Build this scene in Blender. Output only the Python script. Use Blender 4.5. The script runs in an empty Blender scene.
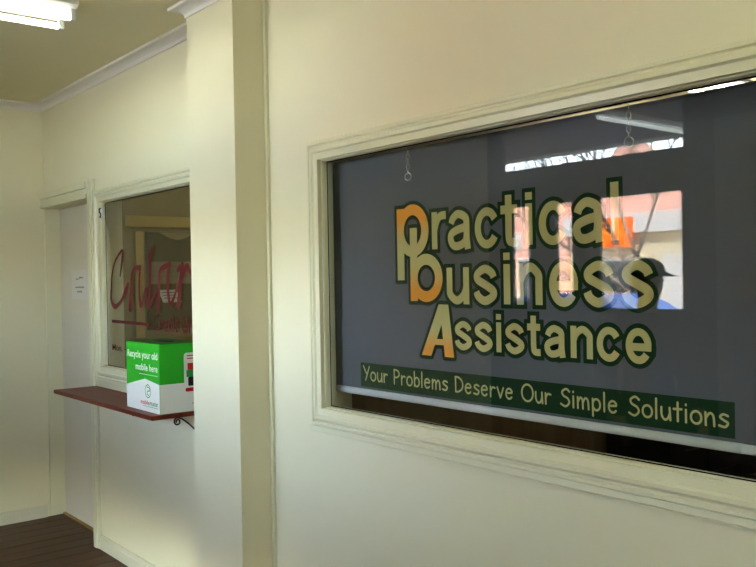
import bpy, bmesh, math, random
from mathutils import Vector, Matrix
random.seed(7)
SC = bpy.context.scene
COL = SC.collection

# ------------------------------------------------------------------ camera
EYE = Vector((0.0, -1.86, 1.5587))
YAW, PITCH, ROLL = math.radians(39.083), math.radians(0.394), math.radians(1.033)
fwd = Vector((-math.cos(YAW) * math.cos(PITCH), math.sin(YAW) * math.cos(PITCH), -math.sin(PITCH)))
rgt = fwd.cross(Vector((0, 0, 1))).normalized()
dwn = fwd.cross(rgt)
r2 = rgt * math.cos(ROLL) + dwn * math.sin(ROLL)
d2 = dwn * math.cos(ROLL) - rgt * math.sin(ROLL)
cam_data = bpy.data.cameras.new('camera')
cam_data.sensor_width = 36.0
cam_data.lens = 850.0 / 756.0 * 36.0
cam_data.clip_start = 0.02
cam = bpy.data.objects.new('camera', cam_data)
m = Matrix((r2, -d2, -fwd)).transposed().to_4x4()
m.translation = EYE
cam.matrix_world = m
COL.objects.link(cam)
SC.camera = cam

# ------------------------------------------------------------------ sky, sun, exposure
W = bpy.data.worlds.new('world'); SC.world = W; W.use_nodes = True
wn = W.node_tree
sky = wn.nodes.new('ShaderNodeTexSky'); sky.sky_type = 'NISHITA'; sky.sun_disc = False
sky.sun_elevation = math.radians(43); sky.sun_rotation = math.radians(20)
hs = wn.nodes.new('ShaderNodeHueSaturation'); hs.inputs['Saturation'].default_value = 0.68
wn.links.new(sky.outputs[0], hs.inputs['Color']); wn.links.new(hs.outputs[0], wn.nodes['Background'].inputs[0])
wn.nodes['Background'].inputs[1].default_value = 6.6
sun = bpy.data.lights.new('sun', 'SUN'); sun.energy = 115.0; sun.angle = 0.0095; sun.color = (1.0, 0.95, 0.87)
so = bpy.data.objects.new('sun', sun); COL.objects.link(so)
so.rotation_euler = Vector((-0.28, -0.68, -0.68)).to_track_quat('-Z', 'Y').to_euler()
so.location = (0, 6, 12)
vs = SC.view_settings
vs.view_transform = 'Standard'; vs.look = 'None'; vs.gamma = 1.0; vs.use_curve_mapping = False
vs.exposure = 0.30
SC.cycles.diffuse_bounces = 8; SC.cycles.max_bounces = 14
LAMP_COL = (0.97, 1.0, 0.78)
CORRIDOR_LAMP, ADDED_NEAR_LAMP, OFFICE_LAMP, ADDED_TELLER_LAMP = 6.0, 25.0, 18.0, 26.0

# ------------------------------------------------------------------ materials
def lin(c):
    return tuple(((v / 255.0) / 12.92 if v / 255.0 <= 0.04045 else ((v / 255.0 + 0.055) / 1.055) ** 2.4) for v in c)

MATS = {}
def mat(name, rgb, rough=0.6, spec=0.4, var=0.0, vscale=4.0, bump=0.0, bscale=60.0, metal=0.0, coat=0.0, stretch=None, rgb2=None):
    if name in MATS: return MATS[name]
    M = bpy.data.materials.new(name); M.use_nodes = True
    nt = M.node_tree; b = nt.nodes['Principled BSDF']
    c = lin(rgb)
    b.inputs['Base Color'].default_value = (*c, 1)
    b.inputs['Roughness'].default_value = rough
    b.inputs['Metallic'].default_value = metal
    b.inputs['Specular IOR Level'].default_value = spec
    b.inputs['Coat Weight'].default_value = coat
    tc = nt.nodes.new('ShaderNodeTexCoord'); mp = nt.nodes.new('ShaderNodeMapping')
    nt.links.new(tc.outputs['Object'], mp.inputs[0])
    if stretch: mp.inputs['Scale'].default_value = stretch
    if var > 0 or rgb2:
        n = nt.nodes.new('ShaderNodeTexNoise'); n.inputs['Scale'].default_value = vscale
        n.inputs['Detail'].default_value = 5
        nt.links.new(mp.outputs[0], n.inputs['Vector'])
        r = nt.nodes.new('ShaderNodeValToRGB')
        r.color_ramp.elements[0].position = 0.3; r.color_ramp.elements[1].position = 0.7
        a = lin(rgb2) if rgb2 else tuple(v * (1 - var) for v in c)
        r.color_ramp.elements[0].color = (*a, 1)
        r.color_ramp.elements[1].color = (*(c if rgb2 else tuple(min(1, v * (1 + var)) for v in c)), 1)
        nt.links.new(n.outputs[0], r.inputs[0]); nt.links.new(r.outputs[0], b.inputs['Base Color'])
    if bump > 0:
        n = nt.nodes.new('ShaderNodeTexNoise'); n.inputs['Scale'].default_value = bscale
        nt.links.new(mp.outputs[0], n.inputs['Vector'])
        bp = nt.nodes.new('ShaderNodeBump'); bp.inputs['Strength'].default_value = bump
        bp.inputs['Distance'].default_value = 0.01
        nt.links.new(n.outputs[0], bp.inputs['Height']); nt.links.new(bp.outputs[0], b.inputs['Normal'])
    MATS[name] = M
    return M

def emit(name, rgb, strength):
    M = bpy.data.materials.new(name); M.use_nodes = True
    b = M.node_tree.nodes['Principled BSDF']
    b.inputs['Base Color'].default_value = (0.8, 0.8, 0.8, 1)
    b.inputs['Emission Color'].default_value = (*rgb, 1)
    b.inputs['Emission Strength'].default_value = strength
    return M

def glass(name, tint=(0.93, 0.95, 0.94), f0=0.028):
    """thin window glass: clear transmission plus a mirror reflection that grows with the angle"""
    M = bpy.data.materials.new(name); M.use_nodes = True
    nt = M.node_tree; nt.nodes.clear()
    out = nt.nodes.new('ShaderNodeOutputMaterial'); mix = nt.nodes.new('ShaderNodeMixShader')
    tr = nt.nodes.new('ShaderNodeBsdfTransparent'); gl = nt.nodes.new('ShaderNodeBsdfGlossy')
    tr.inputs[0].default_value = (*[v ** 0.5 for v in tint], 1); gl.inputs['Roughness'].default_value = 0.0
    geo = nt.nodes.new('ShaderNodeNewGeometry'); dot = nt.nodes.new('ShaderNodeVectorMath'); dot.operation = 'DOT_PRODUCT'
    nt.links.new(geo.outputs['Incoming'], dot.inputs[0]); nt.links.new(geo.outputs['Normal'], dot.inputs[1])
    def mth(op, a, b=None):
        n = nt.nodes.new('ShaderNodeMath'); n.operation = op
        for i, v in enumerate((a, b)):
            if v is None: continue
            if isinstance(v, (int, float)): n.inputs[i].default_value = v
            else: nt.links.new(v, n.inputs[i])
        return n.outputs[0]
    c = mth('ABSOLUTE', dot.outputs['Value'])
    f = mth('POWER', mth('SUBTRACT', 1.0, c), 5.0)
    f = mth('ADD', mth('MULTIPLY', f, 1 - f0), f0)
    nt.links.new(f, mix.inputs[0]); nt.links.new(tr.outputs[0], mix.inputs[1]); nt.links.new(gl.outputs[0], mix.inputs[2])
    nt.links.new(mix.outputs[0], out.inputs[0])
    return M

def ramp_mat(name, stops, rough=0.7):
    """printed ink whose colour runs over the height of the letter; stops = [(z, rgb)...]"""
    M = bpy.data.materials.new(name); M.use_nodes = True
    nt = M.node_tree; b = nt.nodes['Principled BSDF']; b.inputs['Roughness'].default_value = rough
    b.inputs['Specular IOR Level'].default_value = 0.2
    tc = nt.nodes.new('ShaderNodeTexCoord'); sep = nt.nodes.new('ShaderNodeSeparateXYZ')
    mr = nt.nodes.new('ShaderNodeMapRange'); rp = nt.nodes.new('ShaderNodeValToRGB')
    z0, z1 = stops[0][0], stops[-1][0]
    mr.inputs[1].default_value = z0; mr.inputs[2].default_value = z1
    nt.links.new(tc.outputs['Object'], sep.inputs[0]); nt.links.new(sep.outputs[2], mr.inputs[0]); nt.links.new(mr.outputs[0], rp.inputs[0])
    els = rp.color_ramp.elements
    els[0].position = 0; els[0].color = (*lin(stops[0][1]), 1)
    els[1].position = 1; els[1].color = (*lin(stops[-1][1]), 1)
    for z, c in stops[1:-1]:
        e = els.new((z - z0) / (z1 - z0)); e.color = (*lin(c), 1)
    nt.links.new(rp.outputs[0], b.inputs['Base Color'])
    return M

def brick_mat(name, c1, c2, mortar, scale=1.0):
    M = bpy.data.materials.new(name); M.use_nodes = True
    nt = M.node_tree; b = nt.nodes['Principled BSDF']; b.inputs['Roughness'].default_value = 0.85
    tc = nt.nodes.new('ShaderNodeTexCoord'); mp = nt.nodes.new('ShaderNodeMapping')
    mp.inputs['Rotation'].default_value = (math.radians(90), 0, 0)
    br = nt.nodes.new('ShaderNodeTexBrick'); br.inputs['Scale'].default_value = scale
    br.inputs['Color1'].default_value = (*lin(c1), 1); br.inputs['Color2'].default_value = (*lin(c2), 1); br.inputs['Mortar'].default_value = (*lin(mortar), 1)
    br.inputs['Brick Width'].default_value = 0.24; br.inputs['Row Height'].default_value = 0.086; br.inputs['Mortar Size'].default_value = 0.008
    nt.links.new(tc.outputs['Object'], mp.inputs[0]); nt.links.new(mp.outputs[0], br.inputs[0]); nt.links.new(br.outputs[0], b.inputs['Base Color'])
    return M

m_wall = mat('cream wall paint', (228, 223, 197), 0.55, 0.35, var=0.02, vscale=1.5, bump=0.05, bscale=220)
m_ceil = mat('ceiling paint', (226, 218, 184), 0.8, 0.2, var=0.02, vscale=2)
m_corn = mat('white cornice paint', (230, 226, 222), 0.6, 0.3)
m_trim = mat('cream gloss trim paint', (222, 219, 192), 0.28, 0.5)
m_door = mat('off-white door paint', (219, 213, 202), 0.45, 0.4, var=0.015, vscale=3)
m_base = mat('skirting paint', (216, 211, 190), 0.4, 0.4)
m_floor = mat('floorboard timber', (90, 54, 36), 0.4, 0.2, vscale=3.0, bump=0.08, bscale=30, stretch=(9, 0.8, 9), rgb2=(66, 40, 28))
m_gap = mat('dark joint', (28, 20, 15), 0.9, 0.1)
m_glass = glass('window glass')
m_blind = mat('grey blind fabric', (86, 89, 99), 0.75, 0.25)
m_alu = mat('white aluminium rail', (206, 210, 214), 0.35, 0.5)
m_green = mat('dark green print', (12, 46, 22), 0.7, 0.15)
m_creamp = mat('cream print', (184, 177, 122), 0.7, 0.15)
m_red = mat('dark red window lettering', (88, 12, 22), 0.5, 0.3)
m_wood = mat('red-brown shelf timber', (122, 48, 28), 0.4, 0.2, vscale=4, stretch=(0.8, 9, 9), rgb2=(94, 34, 20))
m_iron = mat('black wrought iron', (22, 20, 20), 0.5, 0.4)
m_box = mat('green carton print', (38, 168, 34), 0.5, 0.3)
m_boxw = mat('white carton print', (232, 232, 228), 0.5, 0.3)
m_boxin = mat('carton top print', (44, 96, 36), 0.6, 0.2)
m_ink = mat('black ink', (26, 26, 26), 0.7, 0.2)
m_grey = mat('grey ink', (128, 126, 124), 0.7, 0.2)
m_redp = mat('red print', (200, 26, 36), 0.6, 0.2)
m_greenp = mat('bright green print', (30, 140, 60), 0.6, 0.2)
m_paper = mat('white paper', (226, 224, 222), 0.8, 0.1)
m_steel = mat('chain steel', (190, 192, 196), 0.22, 0.5, metal=1.0)
m_batten = mat('white enamelled steel', (226, 226, 226), 0.35, 0.5)
m_tube = emit('fluorescent tube glow', LAMP_COL, CORRIDOR_LAMP)
m_tube4 = emit('added near tube glow', (0.92, 1.0, 0.76), ADDED_NEAR_LAMP)  # tubes of the added near lamp, strength set to light the right wall
m_tube2 = emit('office tube glow', (1.0, 0.96, 0.88), OFFICE_LAMP)
m_tube3 = emit('added teller tube glow', LAMP_COL, ADDED_TELLER_LAMP)
m_join = mat('charcoal shopfront joinery', (52, 50, 54), 0.45, 0.4)
m_join2 = mat('grey infill board', (150, 150, 150), 0.5, 0.4)

# ------------------------------------------------------------------ mesh helpers
class MB:
    def __init__(s): s.v = []; s.f = []; s.mi = []; s.cur = 0
    def face(s, pts):
        n = len(s.v); s.v += [tuple(p) for p in pts]; s.f.append(tuple(range(n, n + len(pts)))); s.mi.append(s.cur)
    def add(s, verts, faces):
        n = len(s.v); s.v += [tuple(p) for p in verts]
        for f in faces: s.f.append(tuple(n + i for i in f)); s.mi.append(s.cur)
        return s
    def box(s, x0, x1, y0, y1, z0, z1):
        return s.add([(x0,y0,z0),(x1,y0,z0),(x1,y1,z0),(x0,y1,z0),(x0,y0,z1),(x1,y0,z1),(x1,y1,z1),(x0,y1,z1)],
                     [(0,3,2,1),(4,5,6,7),(0,1,5,4),(1,2,6,5),(2,3,7,6),(3,0,4,7)])
    def bbox(s, x0, x1, y0, y1, z0, z1, b=0.004):
        """box with chamfered edges"""
        bm = bmesh.new(); bmesh.ops.create_cube(bm, size=1.0)
        for v in bm.verts:
            v.co = ((x0+x1)/2 + v.co.x*(x1-x0), (y0+y1)/2 + v.co.y*(y1-y0), (z0+z1)/2 + v.co.z*(z1-z0))
        bmesh.ops.bevel(bm, geom=bm.edges[:], offset=b, segments=2, affect='EDGES', profile=0.5)
        bm.verts.index_update()
        s.add([v.co[:] for v in bm.verts], [tuple(v.index for v in f.verts) for f in bm.faces]); bm.free()
        return s
    def tube(s, pts, r, n=8, closed=False, caps=True):
        pts = [Vector(p) for p in pts]; rings = []; N = len(pts)
        rs = r if isinstance(r, (list, tuple)) else [r] * N
        ref = None
        for i, p in enumerate(pts):
            a = pts[(i-1) % N] if (closed or i > 0) else p
            b = pts[(i+1) % N] if (closed or i < N-1) else p
            t = (b - a).normalized()
            if ref is None:
                ref = Vector((0,0,1)) if abs(t.z) < 0.9 else Vector((1,0,0))
            u = (ref - t * ref.dot(t)).normalized(); ref = u; w = t.cross(u)
            rings.append([p + (u*math.cos(2*math.pi*k/n) + w*math.sin(2*math.pi*k/n)) * rs[i] for k in range(n)])
        V = [q for rg in rings for q in rg]; F = []
        for i in range(N if closed else N-1):
            j = (i+1) % N
            for k in range(n): F.append((i*n+k, i*n+(k+1)%n, j*n+(k+1)%n, j*n+k))
        if not closed and caps: F += [tuple(range(n-1,-1,-1)), tuple((N-1)*n+k for k in range(n))]
        return s.add(V, F)
    def sweep_frame(s, x0, x1, z0, z1, prof):
        """mitred picture-frame moulding; prof = [(inset, y)...] from the outer edge inwards"""
        loops = [[(x0+t,y,z0+t),(x1-t,y,z0+t),(x1-t,y,z1-t),(x0+t,y,z1-t)] for t, y in prof]
        V = [p for l in loops for p in l]; F = []
        for i in range(len(prof)-1):
            for k in range(4): F.append((i*4+k, i*4+(k+1)%4, (i+1)*4+(k+1)%4, (i+1)*4+k))
        return s.add(V, F)
    def extrude_profile(s, prof, p0, p1, axis):
        """prof = [(a, z)], run along axis between p0 and p1; a offsets the other axis; mitre = (m0, m1) handled by caller"""
        n = len(prof); V = []
        for t in (p0, p1):
            for a, z in prof: V.append((t, a, z) if axis == 'x' else (a, t, z))
        F = [(i, (i+1)%n, n+(i+1)%n, n+i) for i in range(n)] + [tuple(range(n-1,-1,-1)), tuple(range(n, 2*n))]
        return s.add(V, F)
    def build(s, name, material, parent=None, smooth=False, recalc=True):
        me = bpy.data.meshes.new(name); me.from_pydata(s.v, [], s.f)
        for mm in (material if isinstance(material, (list, tuple)) else [material]): me.materials.append(mm)
        for p, i in zip(me.polygons, s.mi): p.material_index = i
        if recalc:
            bm = bmesh.new(); bm.from_mesh(me); bmesh.ops.recalc_face_normals(bm, faces=bm.faces[:]); bm.to_mesh(me); bm.free()
        if smooth:
            for p in me.polygons: p.use_smooth = True
        me.update()
        o = bpy.data.objects.new(name, me); COL.objects.link(o)
        if parent is not None: par(o, parent)
        return o

def par(o, p):
    o.parent = p
    o.matrix_parent_inverse = Matrix.Translation(p.location).inverted() if p.type == 'EMPTY' and p.parent is None else Matrix.Identity(4)
def root(name, loc, label=None, cat=None, group=None, kind=None):
    o = bpy.data.objects.new(name, None); COL.objects.link(o); o.location = loc; o.empty_display_size = 0.1
    return tag(o, label, cat, group, kind)
def tag(o, label=None, cat=None, group=None, kind=None):
    for k, v in (('label', label), ('category', cat), ('group', group), ('kind', kind)):
        if v: o[k] = v
    return o
def struct(o, label, cat): return tag(o, label, cat, kind='structure')

# ---- 2D print: text outlines from the built-in font, and brush ribbons
def glyph(body, off=0.0):
    c = bpy.data.curves.new('g', 'FONT'); c.body = body; c.offset = off; c.resolution_u = 4
    o = bpy.data.objects.new('g', c); COL.objects.link(o)
    dg = bpy.context.evaluated_depsgraph_get(); dg.update()
    me = bpy.data.meshes.new_from_object(o.evaluated_get(dg))
    V = [(v.co.x, v.co.y) for v in me.vertices]; F = [tuple(p.vertices) for p in me.polygons]
    bpy.data.objects.remove(o); bpy.data.curves.remove(c); bpy.data.meshes.remove(me)
    return V, F
def fit(VF, u0, u1, v0, v1):
    V, F = VF; xs = [p[0] for p in V]; ys = [p[1] for p in V]
    a, b, c, d = min(xs), max(xs), min(ys), max(ys)
    return [(u0 + (x-a)/(b-a)*(u1-u0), v0 + (y-c)/(d-c)*(v1-v0)) for x, y in V], F
def smooth_path(pts, steps=5):
    """Catmull-Rom through points of any dimension"""
    P = [pts[0]] + list(pts) + [pts[-1]]; out = []
    for i in range(1, len(P)-2):
        for k in range(steps):
            t = k/steps; out.append(tuple(0.5*(2*b + (c-a)*t + (2*a-5*b+4*c-d)*t*t + (-a+3*b-3*c+d)*t**3) for a, b, c, d in zip(P[i-1], P[i], P[i+1], P[i+2])))
    return out + [tuple(pts[-1])]
def segs_of(path): return [(path[i], path[i+1]) for i in range(len(path)-1)]
FAN = [0]
def put(mb, VF, plane):
    """lay a 2D shape onto a 3D plane: plane(u, v) -> (x, y, z)"""
    V, F = VF; FAN[0] = (FAN[0] + 1) % 110
    mb.add([plane(u, v) for u, v in V], F)
def stroke(path, w, cap='butt', ext=0.0, closed=False, n=8):
    """flat strip of half-width w (or one half-width per point) along a 2D path"""
    P = [tuple(p[:2]) for p in path]; N = len(P)
    ws = [p[2] for p in path] if len(path[0]) > 2 else [w]*N
    T = []
    for i in range(N):
        a = P[(i-1) % N] if (closed or i) else P[0]; b = P[(i+1) % N] if (closed or i < N-1) else P[-1]
        L = math.hypot(b[0]-a[0], b[1]-a[1]) or 1.0; T.append(((b[0]-a[0])/L, (b[1]-a[1])/L))
    if not closed and ext:
        P[0] = (P[0][0]-T[0][0]*ext, P[0][1]-T[0][1]*ext); P[-1] = (P[-1][0]+T[-1][0]*ext, P[-1][1]+T[-1][1]*ext)
    V = []; F = []
    for (x, y), (tx, ty), h in zip(P, T, ws): V += [(x-ty*h, y+tx*h), (x+ty*h, y-tx*h)]
    for i in range(N if closed else N-1):
        j = (i+1) % N; F.append((2*i, 2*i+1, 2*j+1, 2*j))
    if cap == 'round' and not closed:
        for i, sg in ((0, -1), (N-1, 1)):
            (x, y), (tx, ty), h = P[i], T[i], ws[i]; a0 = math.atan2(ty*sg, tx*sg); b = len(V)
            V += [(x+h*math.cos(a0-math.pi/2+math.pi*k/n), y+h*math.sin(a0-math.pi/2+math.pi*k/n)) for k in range(n+1)]; F.append(tuple(range(b, b+n+1)))
    return V, F
def plane_y(y): return lambda u, v: (u, y - FAN[0]*4e-6, v)

# ------------------------------------------------------------------ room shell
CEIL, CB = 2.75, 2.703            # ceiling height, cornice bottom
XE, XR, YS = -5.82, 2.6, -2.4     # end wall, wall behind the camera, street wall
T = 0.15
W1 = (-2.672, -0.852, 1.02, 2.06)     # opening, big window
W2 = (-4.873, -3.447, 1.02, 2.085)       # opening, left window
DR = (-5.82, -4.985, 0.0, 2.06)        # door opening

mb = MB()
xs = [XE, DR[1], W2[0], W2[1], W1[0], W1[1], XR]
mb.box(DR[0], DR[1], 0, T, DR[3], CEIL)
mb.box(DR[1], W2[0], 0, T, 0, CEIL)
for w in (W1, W2):
    mb.box(w[0], w[1], 0, T, 0, w[2]); mb.box(w[0], w[1], 0, T, w[3], CEIL)
mb.box(W2[1], W1[0], 0, T, 0, CEIL); mb.box(W1[1], XR, 0, T, 0, CEIL)
struct(mb.build('wall_right', m_wall), 'cream painted wall holding the two office windows and the corner door', 'wall')
mb = MB(); mb.box(-3.394, -2.995, -0.152, 0.0, 0, CEIL)
struct(mb.build('wall_pier', m_wall), 'cream square pier standing out from the wall between the two windows', 'pier')
mb = MB(); mb.box(XE-0.12, XE, YS, T, 0, CEIL)
struct(mb.build('wall_end', m_wall), 'cream end wall of the corridor at the far left', 'wall')
mb = MB(); mb.box(XR, XR+0.12, YS, T, 0, CEIL)
struct(mb.build('wall_back', m_wall), 'cream wall closing the corridor behind the viewer', 'wall')
mb = MB(); mb.box(XE-0.12, XR+0.12, YS-0.15, 5.0, CEIL, CEIL+0.1)
struct(mb.build('ceiling', m_ceil), 'plain cream ceiling above the corridor', 'ceiling')
mb = MB(); mb.box(-2.998, -2.995+0.018, -0.0, -0.012, 0, CEIL)
struct(mb.build('trim_1', m_trim), 'thin vertical bead in the corner beside the pier', 'trim')

# cornice: cove profile, mitred round the pier
def cove():
    p = [(0.0, CB), (0.006, CB), (0.006, CB+0.006)]
    for k in range(7):
        a = math.radians(90*k/6); p.append((0.006 + 0.046*(1-math.cos(a)), CB+0.006+0.026*math.sin(a)))
    p += [(0.056, CB+0.033), (0.06, CB+0.034), (0.06, CEIL), (0.0, CEIL)]
    return p
def cornice(path, name, label):
    """path: wall-line points; the room lies on the right of the direction of travel"""
    prof = cove(); n = len(prof); V = []; N = len(path)
    for i, p in enumerate(path):
        p = Vector(p)
        def nrm(a, b): d = (Vector(b)-Vector(a)).normalized(); return Vector((d.y, -d.x))
        if i == 0: o = nrm(path[0], path[1])
        elif i == N-1: o = nrm(path[-2], path[-1])
        else:
            a, b = nrm(path[i-1], path[i]), nrm(path[i], path[i+1]); o = a + b
            o = o / (1 + a.dot(b)) if abs(1 + a.dot(b)) > 1e-6 else a
        for t, z in prof: V.append((p.x+o.x*t, p.y+o.y*t, z))
    F = []
    for i in range(N-1):
        for k in range(n): F.append((i*n+k, i*n+(k+1)%n, (i+1)*n+(k+1)%n, (i+1)*n+k))
    F += [tuple(range(n)), tuple((N-1)*n+k for k in range(n-1,-1,-1))]
    return struct(MB().add(V, F).build(name, m_corn), label, 'cornice')
cornice([(XE, YS), (XE, 0)], 'trim_2', 'white cove cornice along the top of the far end wall')
cornice([(XE, 0), (-3.394, 0)], 'trim_3', 'white cove cornice above the door and left window')
cornice([(-3.394, 0), (-3.394, -0.152), (-2.995, -0.152), (-2.995, 0)], 'trim_4', 'white cove cornice wrapped round the top of the pier')
cornice([(-2.995, 0), (XR, 0)], 'trim_5', 'white cove cornice above the big sign window')

cornice([(-4.15, YS), (XE, YS)], 'trim_7', 'white cove cornice on the street wall left of the street door')
cornice([(XR, YS), (-1.45, YS)], 'trim_8', 'white cove cornice on the street wall beside the viewer')
# skirting
def skirt(name, pts, label):
    prof = [(0, 0), (0.014, 0), (0.014, 0.058), (0.011, 0.064), (0.011, 0.072), (0.005, 0.082), (0, 0.082)]
    n = len(prof); V = []
    (xa, ya), (xb, yb) = pts; d = Vector((xb-xa, yb-ya)).normalized(); o = Vector((d.y, -d.x))
    for x, y in pts:
        for t, z in prof: V.append((x+o.x*t, y+o.y*t, z))
    F = [(i, (i+1)%n, n+(i+1)%n, n+i) for i in range(n)] + [tuple(range(n)), tuple(range(2*n-1, n-1, -1))]
    return struct(MB().add(V, F).build(name, m_base), label, 'skirting')
skirt('baseboard_end', [(XE, YS), (XE, -0.02)], 'cream skirting board along the far end wall')
skirt('baseboard_right', [(-4.9, 0), (-3.394, 0)], 'cream skirting board under the shelf and left window')
skirt('baseboard_street', [(-4.16, YS), (XE, YS)], 'cream skirting board along the street wall')
skirt('baseboard_sign', [(-2.977, 0), (XR, 0)], 'cream skirting board under the big sign window')

# floor with real boards running away from the street
floor = struct(MB().box(XE-0.12, XR, YS-0.15, T, -0.06, -0.004).build('floor', m_gap), 'dark brown polished timber floorboards of the corridor', 'floor')
bw = 0.132
plank_me = None
k = 0; x = XE
while x < XR - 0.01:
    if plank_me is None:
        b = MB().bbox(0, bw-0.0025, 0, 2.54, -0.004, 0.0, 0.0012).build('plank', m_floor, floor); plank_me = b.data
        b.location = (x, YS, 0)
    else:
        b = bpy.data.objects.new('plank', plank_me); COL.objects.link(b); b.parent = floor
        b.location = (x, YS, random.uniform(-0.0006, 0.0))
    x += bw

# ------------------------------------------------------------------ windows
CASING = [(0.0, 0.0), (0.0, -0.013), (0.004, -0.017), (0.013, -0.017), (0.017, -0.011), (0.021, -0.011),
          (0.030, -0.022), (0.041, -0.023), (0.047, -0.016), (0.051, -0.016), (0.070, -0.014), (0.071, 0.012)]
BEAD = [(0.069, 0.012), (0.069, 0.003), (0.074, 0.003), (0.0755, 0.009), (0.076, 0.013), (0.076, 0.05), (0.065, 0.05), (0.015, 0.05)]
def window(name, ox0, ox1, oz0, oz1, label):
    r = root(name, (ox0, 0, oz0)); struct(r, label, 'window')
    MB().sweep_frame(ox0, ox1, oz0, oz1, CASING).build('casing', m_trim, r)
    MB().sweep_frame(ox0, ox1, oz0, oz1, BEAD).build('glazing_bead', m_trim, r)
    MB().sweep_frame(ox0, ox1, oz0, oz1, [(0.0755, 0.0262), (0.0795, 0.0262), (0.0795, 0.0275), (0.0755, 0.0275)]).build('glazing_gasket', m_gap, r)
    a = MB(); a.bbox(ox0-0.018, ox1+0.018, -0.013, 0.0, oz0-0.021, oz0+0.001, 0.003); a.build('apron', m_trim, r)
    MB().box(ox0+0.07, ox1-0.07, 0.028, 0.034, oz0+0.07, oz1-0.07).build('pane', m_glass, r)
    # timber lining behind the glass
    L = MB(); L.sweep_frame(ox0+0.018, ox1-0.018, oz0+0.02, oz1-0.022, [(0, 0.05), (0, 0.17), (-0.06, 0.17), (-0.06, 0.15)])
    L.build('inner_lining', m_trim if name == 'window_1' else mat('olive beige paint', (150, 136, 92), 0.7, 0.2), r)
    return r
w1 = window('window_1', -2.694, -0.83, 0.999, 2.077, 'wide office window in a moulded cream frame with a printed blind behind its glass')
w2 = window('window_2', -4.895, -3.425, 1.001, 2.096, 'left office window with dark red script lettering on its glass')

# ------------------------------------------------------------------ printed roller blind behind the big window
YB = 0.08
BX0, BX1, BZ0, BZ1 = -2.655, -0.93, 1.138, 2.004
blind = root('roller_blind', (BX0, YB, BZ0), 'grey roller blind printed with a green, cream and orange business sign behind glass', 'blind')
mb = MB()
prof = [(YB+0.0006, BZ0)] + [(YB, BZ0+0.01), (YB, BZ1-0.016)]
for k in range(7):
    a = math.radians(15*k); prof.append((YB+0.017*(1-math.cos(a)), BZ1-0.016+0.017*math.sin(a)))
prof += [(YB+0.034, BZ1-0.012), (YB+0.034, BZ1-0.02)]
nx = 2
V = [(x, y, z) for x in (BX0, BX1) for y, z in prof]; n = len(prof)
V += [(x, y+0.0012 if y < YB+0.01 else y-0.0012, z) for x, y, z in V[:]]
F = [(i, i+1, n+i+1, n+i) for i in range(n-1)] + [(2*n+i, 3*n+i, 3*n+i+1, 2*n+i+1) for i in range(n-1)]
F += [(i, 2*n+i, 2*n+i+1, i+1) for i in range(n-1)] + [(n+i, n+i+1, 3*n+i+1, 3*n+i) for i in range(n-1)]
mb.add(V, F).build('fabric', m_blind, blind)
MB().tube([(BX0+0.004, YB+0.018, BZ1-0.018), (BX1-0.004, YB+0.018, BZ1-0.018)], 0.0155, 16).build('roller_tube', m_alu, blind, smooth=True)
for x in (BX0, BX1):
    MB().bbox(x-0.004, x+0.004, YB-0.002, YB+0.06, BZ1-0.045, BZ1+0.004, 0.001).build('roller_bracket', m_alu, blind)
MB().tube([(BX0+0.01, YB, BZ0-0.002), (-1.022, YB, BZ0-0.002)], 0.0125, 14).build('bottom_rail', m_alu, blind, smooth=True)
MB().tube([(-1.024, YB, BZ0-0.002), (-0.96, YB, BZ0-0.002)], 0.0118, 14).build('rail_end_cap', m_alu, blind, smooth=True)

YO, YF = YB-0.0008, YB-0.0016
OUT = 0.0128
LINES = [
 [('r',-2.096,-2.027,1.650,1.774),('a',-2.019,-1.914,1.645,1.772),('c',-1.896,-1.791,1.645,1.771),('t',-1.785,-1.718,1.647,1.803),
  ('i',-1.688,-1.657,1.648,1.804),('c',-1.635,-1.530,1.645,1.770),('a',-1.512,-1.408,1.645,1.770),('l',-1.388,-1.356,1.648,1.805)],
 [('u',-2.028,-1.925,1.468,1.587),('s',-1.905,-1.806,1.468,1.592),('i',-1.779,-1.748,1.470,1.628),('n',-1.724,-1.625,1.470,1.594),
  ('e',-1.600,-1.496,1.467,1.594),('s',-1.478,-1.379,1.467,1.593),('s',-1.354,-1.258,1.467,1.592)],
 [('s',-1.994,-1.918,1.320,1.413),('s',-1.904,-1.828,1.320,1.413),('i',-1.812,-1.789,1.322,1.440),('s',-1.774,-1.699,1.320,1.413),
  ('t',-1.686,-1.636,1.321,1.438),('a',-1.621,-1.544,1.320,1.412),('n',-1.526,-1.450,1.322,1.413),('c',-1.437,-1.357,1.320,1.413),('e',-1.344,-1.265,1.320,1.413)],
]
NAMES = ['practical_lettering', 'business_lettering', 'assistance_lettering']
def arc(cx, cy, rx, ry, a0, a1, n=12): return [(cx+rx*math.cos(math.radians(a0+(a1-a0)*i/n)), cy+ry*math.sin(math.radians(a0+(a1-a0)*i/n))) for i in range(n+1)]
def rect(x0, x1, z0, z1): return [(x0,z0),(x1,z0),(x1,z1),(x0,z1)], [(0,1,2,3)]
def ring(cx, cz, rx, rz, w, n=36): return stroke([(cx+(rx-w/2)*math.cos(2*math.pi*i/n), cz+(rz-w/2)*math.sin(2*math.pi*i/n)) for i in range(n)], w/2, closed=True)
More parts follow.
